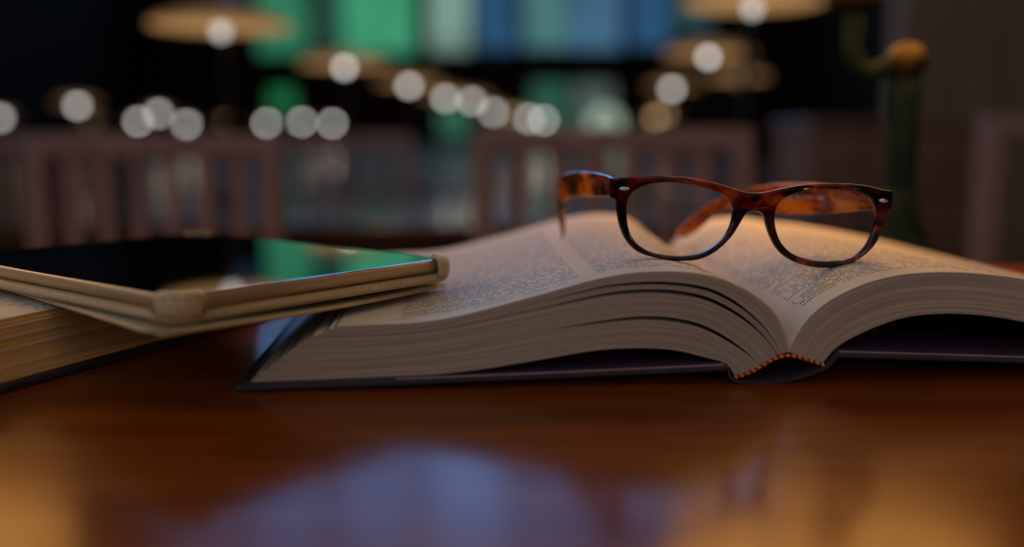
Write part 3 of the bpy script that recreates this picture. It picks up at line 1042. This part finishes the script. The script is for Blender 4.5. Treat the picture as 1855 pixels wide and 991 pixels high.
INL = [(-22.81, 33.95), (-19.46, 37.55), (-15.38, 39.56), (-10.23, 40.86), (-4.75, 41.3), (2.52, 41.13), (11.18, 39.93), (19.96, 37.46), (25.81, 34.85), (29.39, 31.65), (31.27, 27.21), (30.87, 21.16), (28.71, 15.38), (25.34, 10.75), (20.22, 6.7), (13.91, 3.95), (6.3, 2.79), (-2.53, 3.21), (-11.18, 4.93), (-17.83, 8.83), (-21.33, 13.02), (-23.12, 17.65), (-24.05, 22.85), (-24.15, 28.91)]
INR = [(53.57, 20.73), (53.7, 25.16), (55.31, 29.97), (60.24, 33.84), (67.65, 36.1), (77.47, 37.04), (86.21, 37.17), (95.27, 36.42), (101.97, 34.78), (107.02, 31.86), (109.7, 27.37), (110.32, 21.77), (109.67, 16.04), (107.55, 10.43), (104.13, 5.35), (98.9, 1.62), (91.74, -0.45), (84.48, -1.04), (76.19, -0.29), (69.07, 1.59), (63.2, 4.16), (58.21, 8.76), (55.31, 14.03)]
GA = math.radians(3.6)
glasses = empty('eyeglasses', (.0844, .516, TZ + .0537), GA)
wrap = lambda x: .005 * ((x - .038) / .07) ** 2


def loop_smooth(pts, per=3):
    P = [Vector((a / 1000, b / 1000, 0)) for a, b in pts]
    n = len(P)
    out = []
    for i in range(n):
        p0, p1, p2, p3 = P[i - 1], P[i], P[(i + 1) % n], P[(i + 2) % n]
        for q in range(per):
            t = q / per
            out.append(.5 * ((2 * p1) + (p2 - p0) * t + (2 * p0 - 5 * p1 + 4 * p2 - p3) * t * t + (3 * p1 - p0 - 3 * p2 + p3) * t ** 3))
    return out


def curve_mesh(loops, depth, bev):
    """flat filled outline with holes -> bevelled slab (x, z plane), bent to the frame's wrap"""
    cu = bpy.data.curves.new('outline', 'CURVE')
    cu.dimensions = '2D'
    cu.fill_mode = 'BOTH'
    cu.extrude = depth / 2 - bev
    cu.bevel_depth = bev
    cu.bevel_resolution = 3
    cu.offset = -bev
    for lp in loops:
        sp_ = cu.splines.new('POLY')
        sp_.points.add(len(lp) - 1)
        for q, p in zip(sp_.points, lp): q.co = (p.x, p.y, 0, 1)
        sp_.use_cyclic_u = True
    tmp = bpy.data.objects.new('outline', cu)
    COL.objects.link(tmp)
    dg = bpy.context.evaluated_depsgraph_get()
    me = bpy.data.meshes.new_from_object(tmp.evaluated_get(dg))
    bpy.data.objects.remove(tmp)
    bpy.data.curves.remove(cu)
    me.materials.clear()
    for v in me.vertices:
        x, y, z = v.co
        v.co = (x, wrap(x) - z + depth / 2, y)
    return me


o_out, o_l, o_r = loop_smooth(OUT), loop_smooth(INL), loop_smooth(INR)
fr = link('front_frame', curve_mesh([o_out, o_l, o_r], .0048, .0011), 'shell_f', glasses, True)
md = fr.modifiers.new('edge', 'EDGE_SPLIT')
md.split_angle = math.radians(35)


def lens(pts):
    bm = bmesh.new()
    c = Vector((sum(p.x for p in pts) / len(pts), sum(p.y for p in pts) / len(pts)))
    def ring(k, dy):
        r = []
        for p in pts:
            x, z = c.x + (p.x - c.x) * k, c.y + (p.y - c.y) * k
            r.append(bm.verts.new((x, wrap(x) + .0018 + dy + .0012 * k * k, z)))
        return r
    n = len(pts)
    for side, dy in ((0, 0), (1, .0012)):
        rs = [ring(k, dy) for k in (1.004, .66, .33)]
        ct = bm.verts.new((c.x, wrap(c.x) + .0018 + dy, c.y))
        for a, b in zip(rs, rs[1:]):
            for i in range(n): bm.faces.new((a[i], a[(i + 1) % n], b[(i + 1) % n], b[i]))
        for i in range(n): bm.faces.new((rs[-1][i], rs[-1][(i + 1) % n], ct))
    return from_bm('lens', bm, 'lens', glasses, True)


lens(o_l)
lens(o_r)
for (cx, cz) in ((-25.7, 38.2), (113.9, 31.5)):
    bm = bmesh.new()
    bmesh.ops.create_uvsphere(bm, u_segments=20, v_segments=10, radius=1)
    for v in bm.verts:
        x = cx / 1000 + v.co.x * .0028
        v.co = (x, wrap(x) + v.co.y * .0007 - .0001, cz / 1000 + v.co.z * .00115)
    from_bm('rivet', bm, 'silver', fr, True)

LT = [(0.0522, 0.5195, 0.0972, 0.0873), (0.0516, 0.528, 0.0974, 0.0868), (0.049, 0.542, 0.0984, 0.086), (0.0445, 0.562, 0.099, 0.0849), (0.0376, 0.583, 0.0988, 0.0835), (0.0333, 0.599, 0.0977, 0.0818), (0.0292, 0.611, 0.0946, 0.0783), (0.0283, 0.619, 0.0901, 0.072), (0.0294, 0.627, 0.0829, 0.0647), (0.0309, 0.635, 0.0743, 0.0577), (0.0322, 0.64, 0.065, 0.0529)]
RT = [(0.1998, 0.5335, 0.0893, 0.0804), (0.1983, 0.54, 0.0901, 0.0795), (0.194, 0.549, 0.0909, 0.0782), (0.1883, 0.564, 0.0914, 0.0762), (0.1761, 0.586, 0.0918, 0.0734), (0.1673, 0.601, 0.0911, 0.072), (0.1587, 0.613, 0.0901, 0.0721), (0.1498, 0.625, 0.0878, 0.0733), (0.1417, 0.635, 0.0845, 0.0743), (0.1345, 0.642, 0.0804, 0.0713), (0.1272, 0.648, 0.0754, 0.064), (0.1193, 0.655, 0.0678, 0.0554), (0.1134, 0.66, 0.0616, 0.0523), (0.1105, 0.664, 0.0575, 0.053)]
GI = (Matrix.Translation((.0844, .516, .0537)) @ Matrix.Rotation(GA, 4, 'Z')).inverted()


def temple(data, th, mat, inward):
    top = catmull([(x, y, zt) for x, y, zt, zb in data], 4)
    bot = catmull([(x, y, zb) for x, y, zt, zb in data], 4)
    bm = bmesh.new()
    rings = []
    n = len(top)
    for i in range(n):
        a, b = max(0, i - 1), min(n - 1, i + 1)
        t = (top[b] + bot[b] - top[a] - bot[a])
        t.z = 0
        t.normalize()
        side = Vector((t.y, -t.x, 0)) * inward
        c = (top[i] + bot[i]) / 2
        hgt = (top[i] - bot[i]) / 2
        f = i / (n - 1)
        w = th / 2 * (1.0 if f < .85 else math.sqrt(max(.12, 1 - ((f - .85) / .15) ** 2)))
        ring = []
        for a_ in range(16):
            q = 2 * math.pi * a_ / 16
            cx, cz = math.cos(q), math.sin(q)
            ex = abs(cx) ** .55 * (1 if cx >= 0 else -1)
            ez = abs(cz) ** .55 * (1 if cz >= 0 else -1)
            ring.append(bm.verts.new(GI @ (c + side * (w + w * ex) + hgt * ez)))
        rings.append(ring)
    for p, q in zip(rings, rings[1:]):
        for i in range(16): bm.faces.new((p[i], p[(i + 1) % 16], q[(i + 1) % 16], q[i]))
    bm.faces.new(rings[0]); bm.faces.new(rings[-1])
    return from_bm('temple_arm', bm, mat, glasses, True)


tl = temple(LT, .0034, 'shell_l', 1)
tr_ = temple(RT, .0034, 'shell_r', 1)
# tiny pale marks printed on the inner side of the right arm
tc = bpy.data.curves.new('print', 'FONT')
tc.body = '52 18 2144 145'
tc.size = .0032
tc.extrude = .00004
tob = bpy.data.objects.new('print', tc)
COL.objects.link(tob)
me = bpy.data.meshes.new_from_object(tob.evaluated_get(bpy.context.evaluated_depsgraph_get()))
bpy.data.objects.remove(tob)
p0, p1 = Vector((.1665, .6020, .0832)), Vector((.1811, .5765, .0838))
dx = (p1 - p0).normalized()
dn = Vector((-dx.y, dx.x, 0)).normalized()
if dn.y > 0: dn = -dn
wmax = max(v.co.x for v in me.vertices)
for v in me.vertices:
    w = p0 + (p1 - p0) * (v.co.x / wmax) + dn * (.0005 + v.co.z) + Vector((0, 0, v.co.y - .0014))
    v.co = GI @ w
me.materials.clear()
link('printed_marks', me, 'print_white', tr_)
tag(glasses, 'tortoiseshell eyeglasses with clear lenses lying across the open book', 'eyeglasses')
bpy.context.view_layer.update()
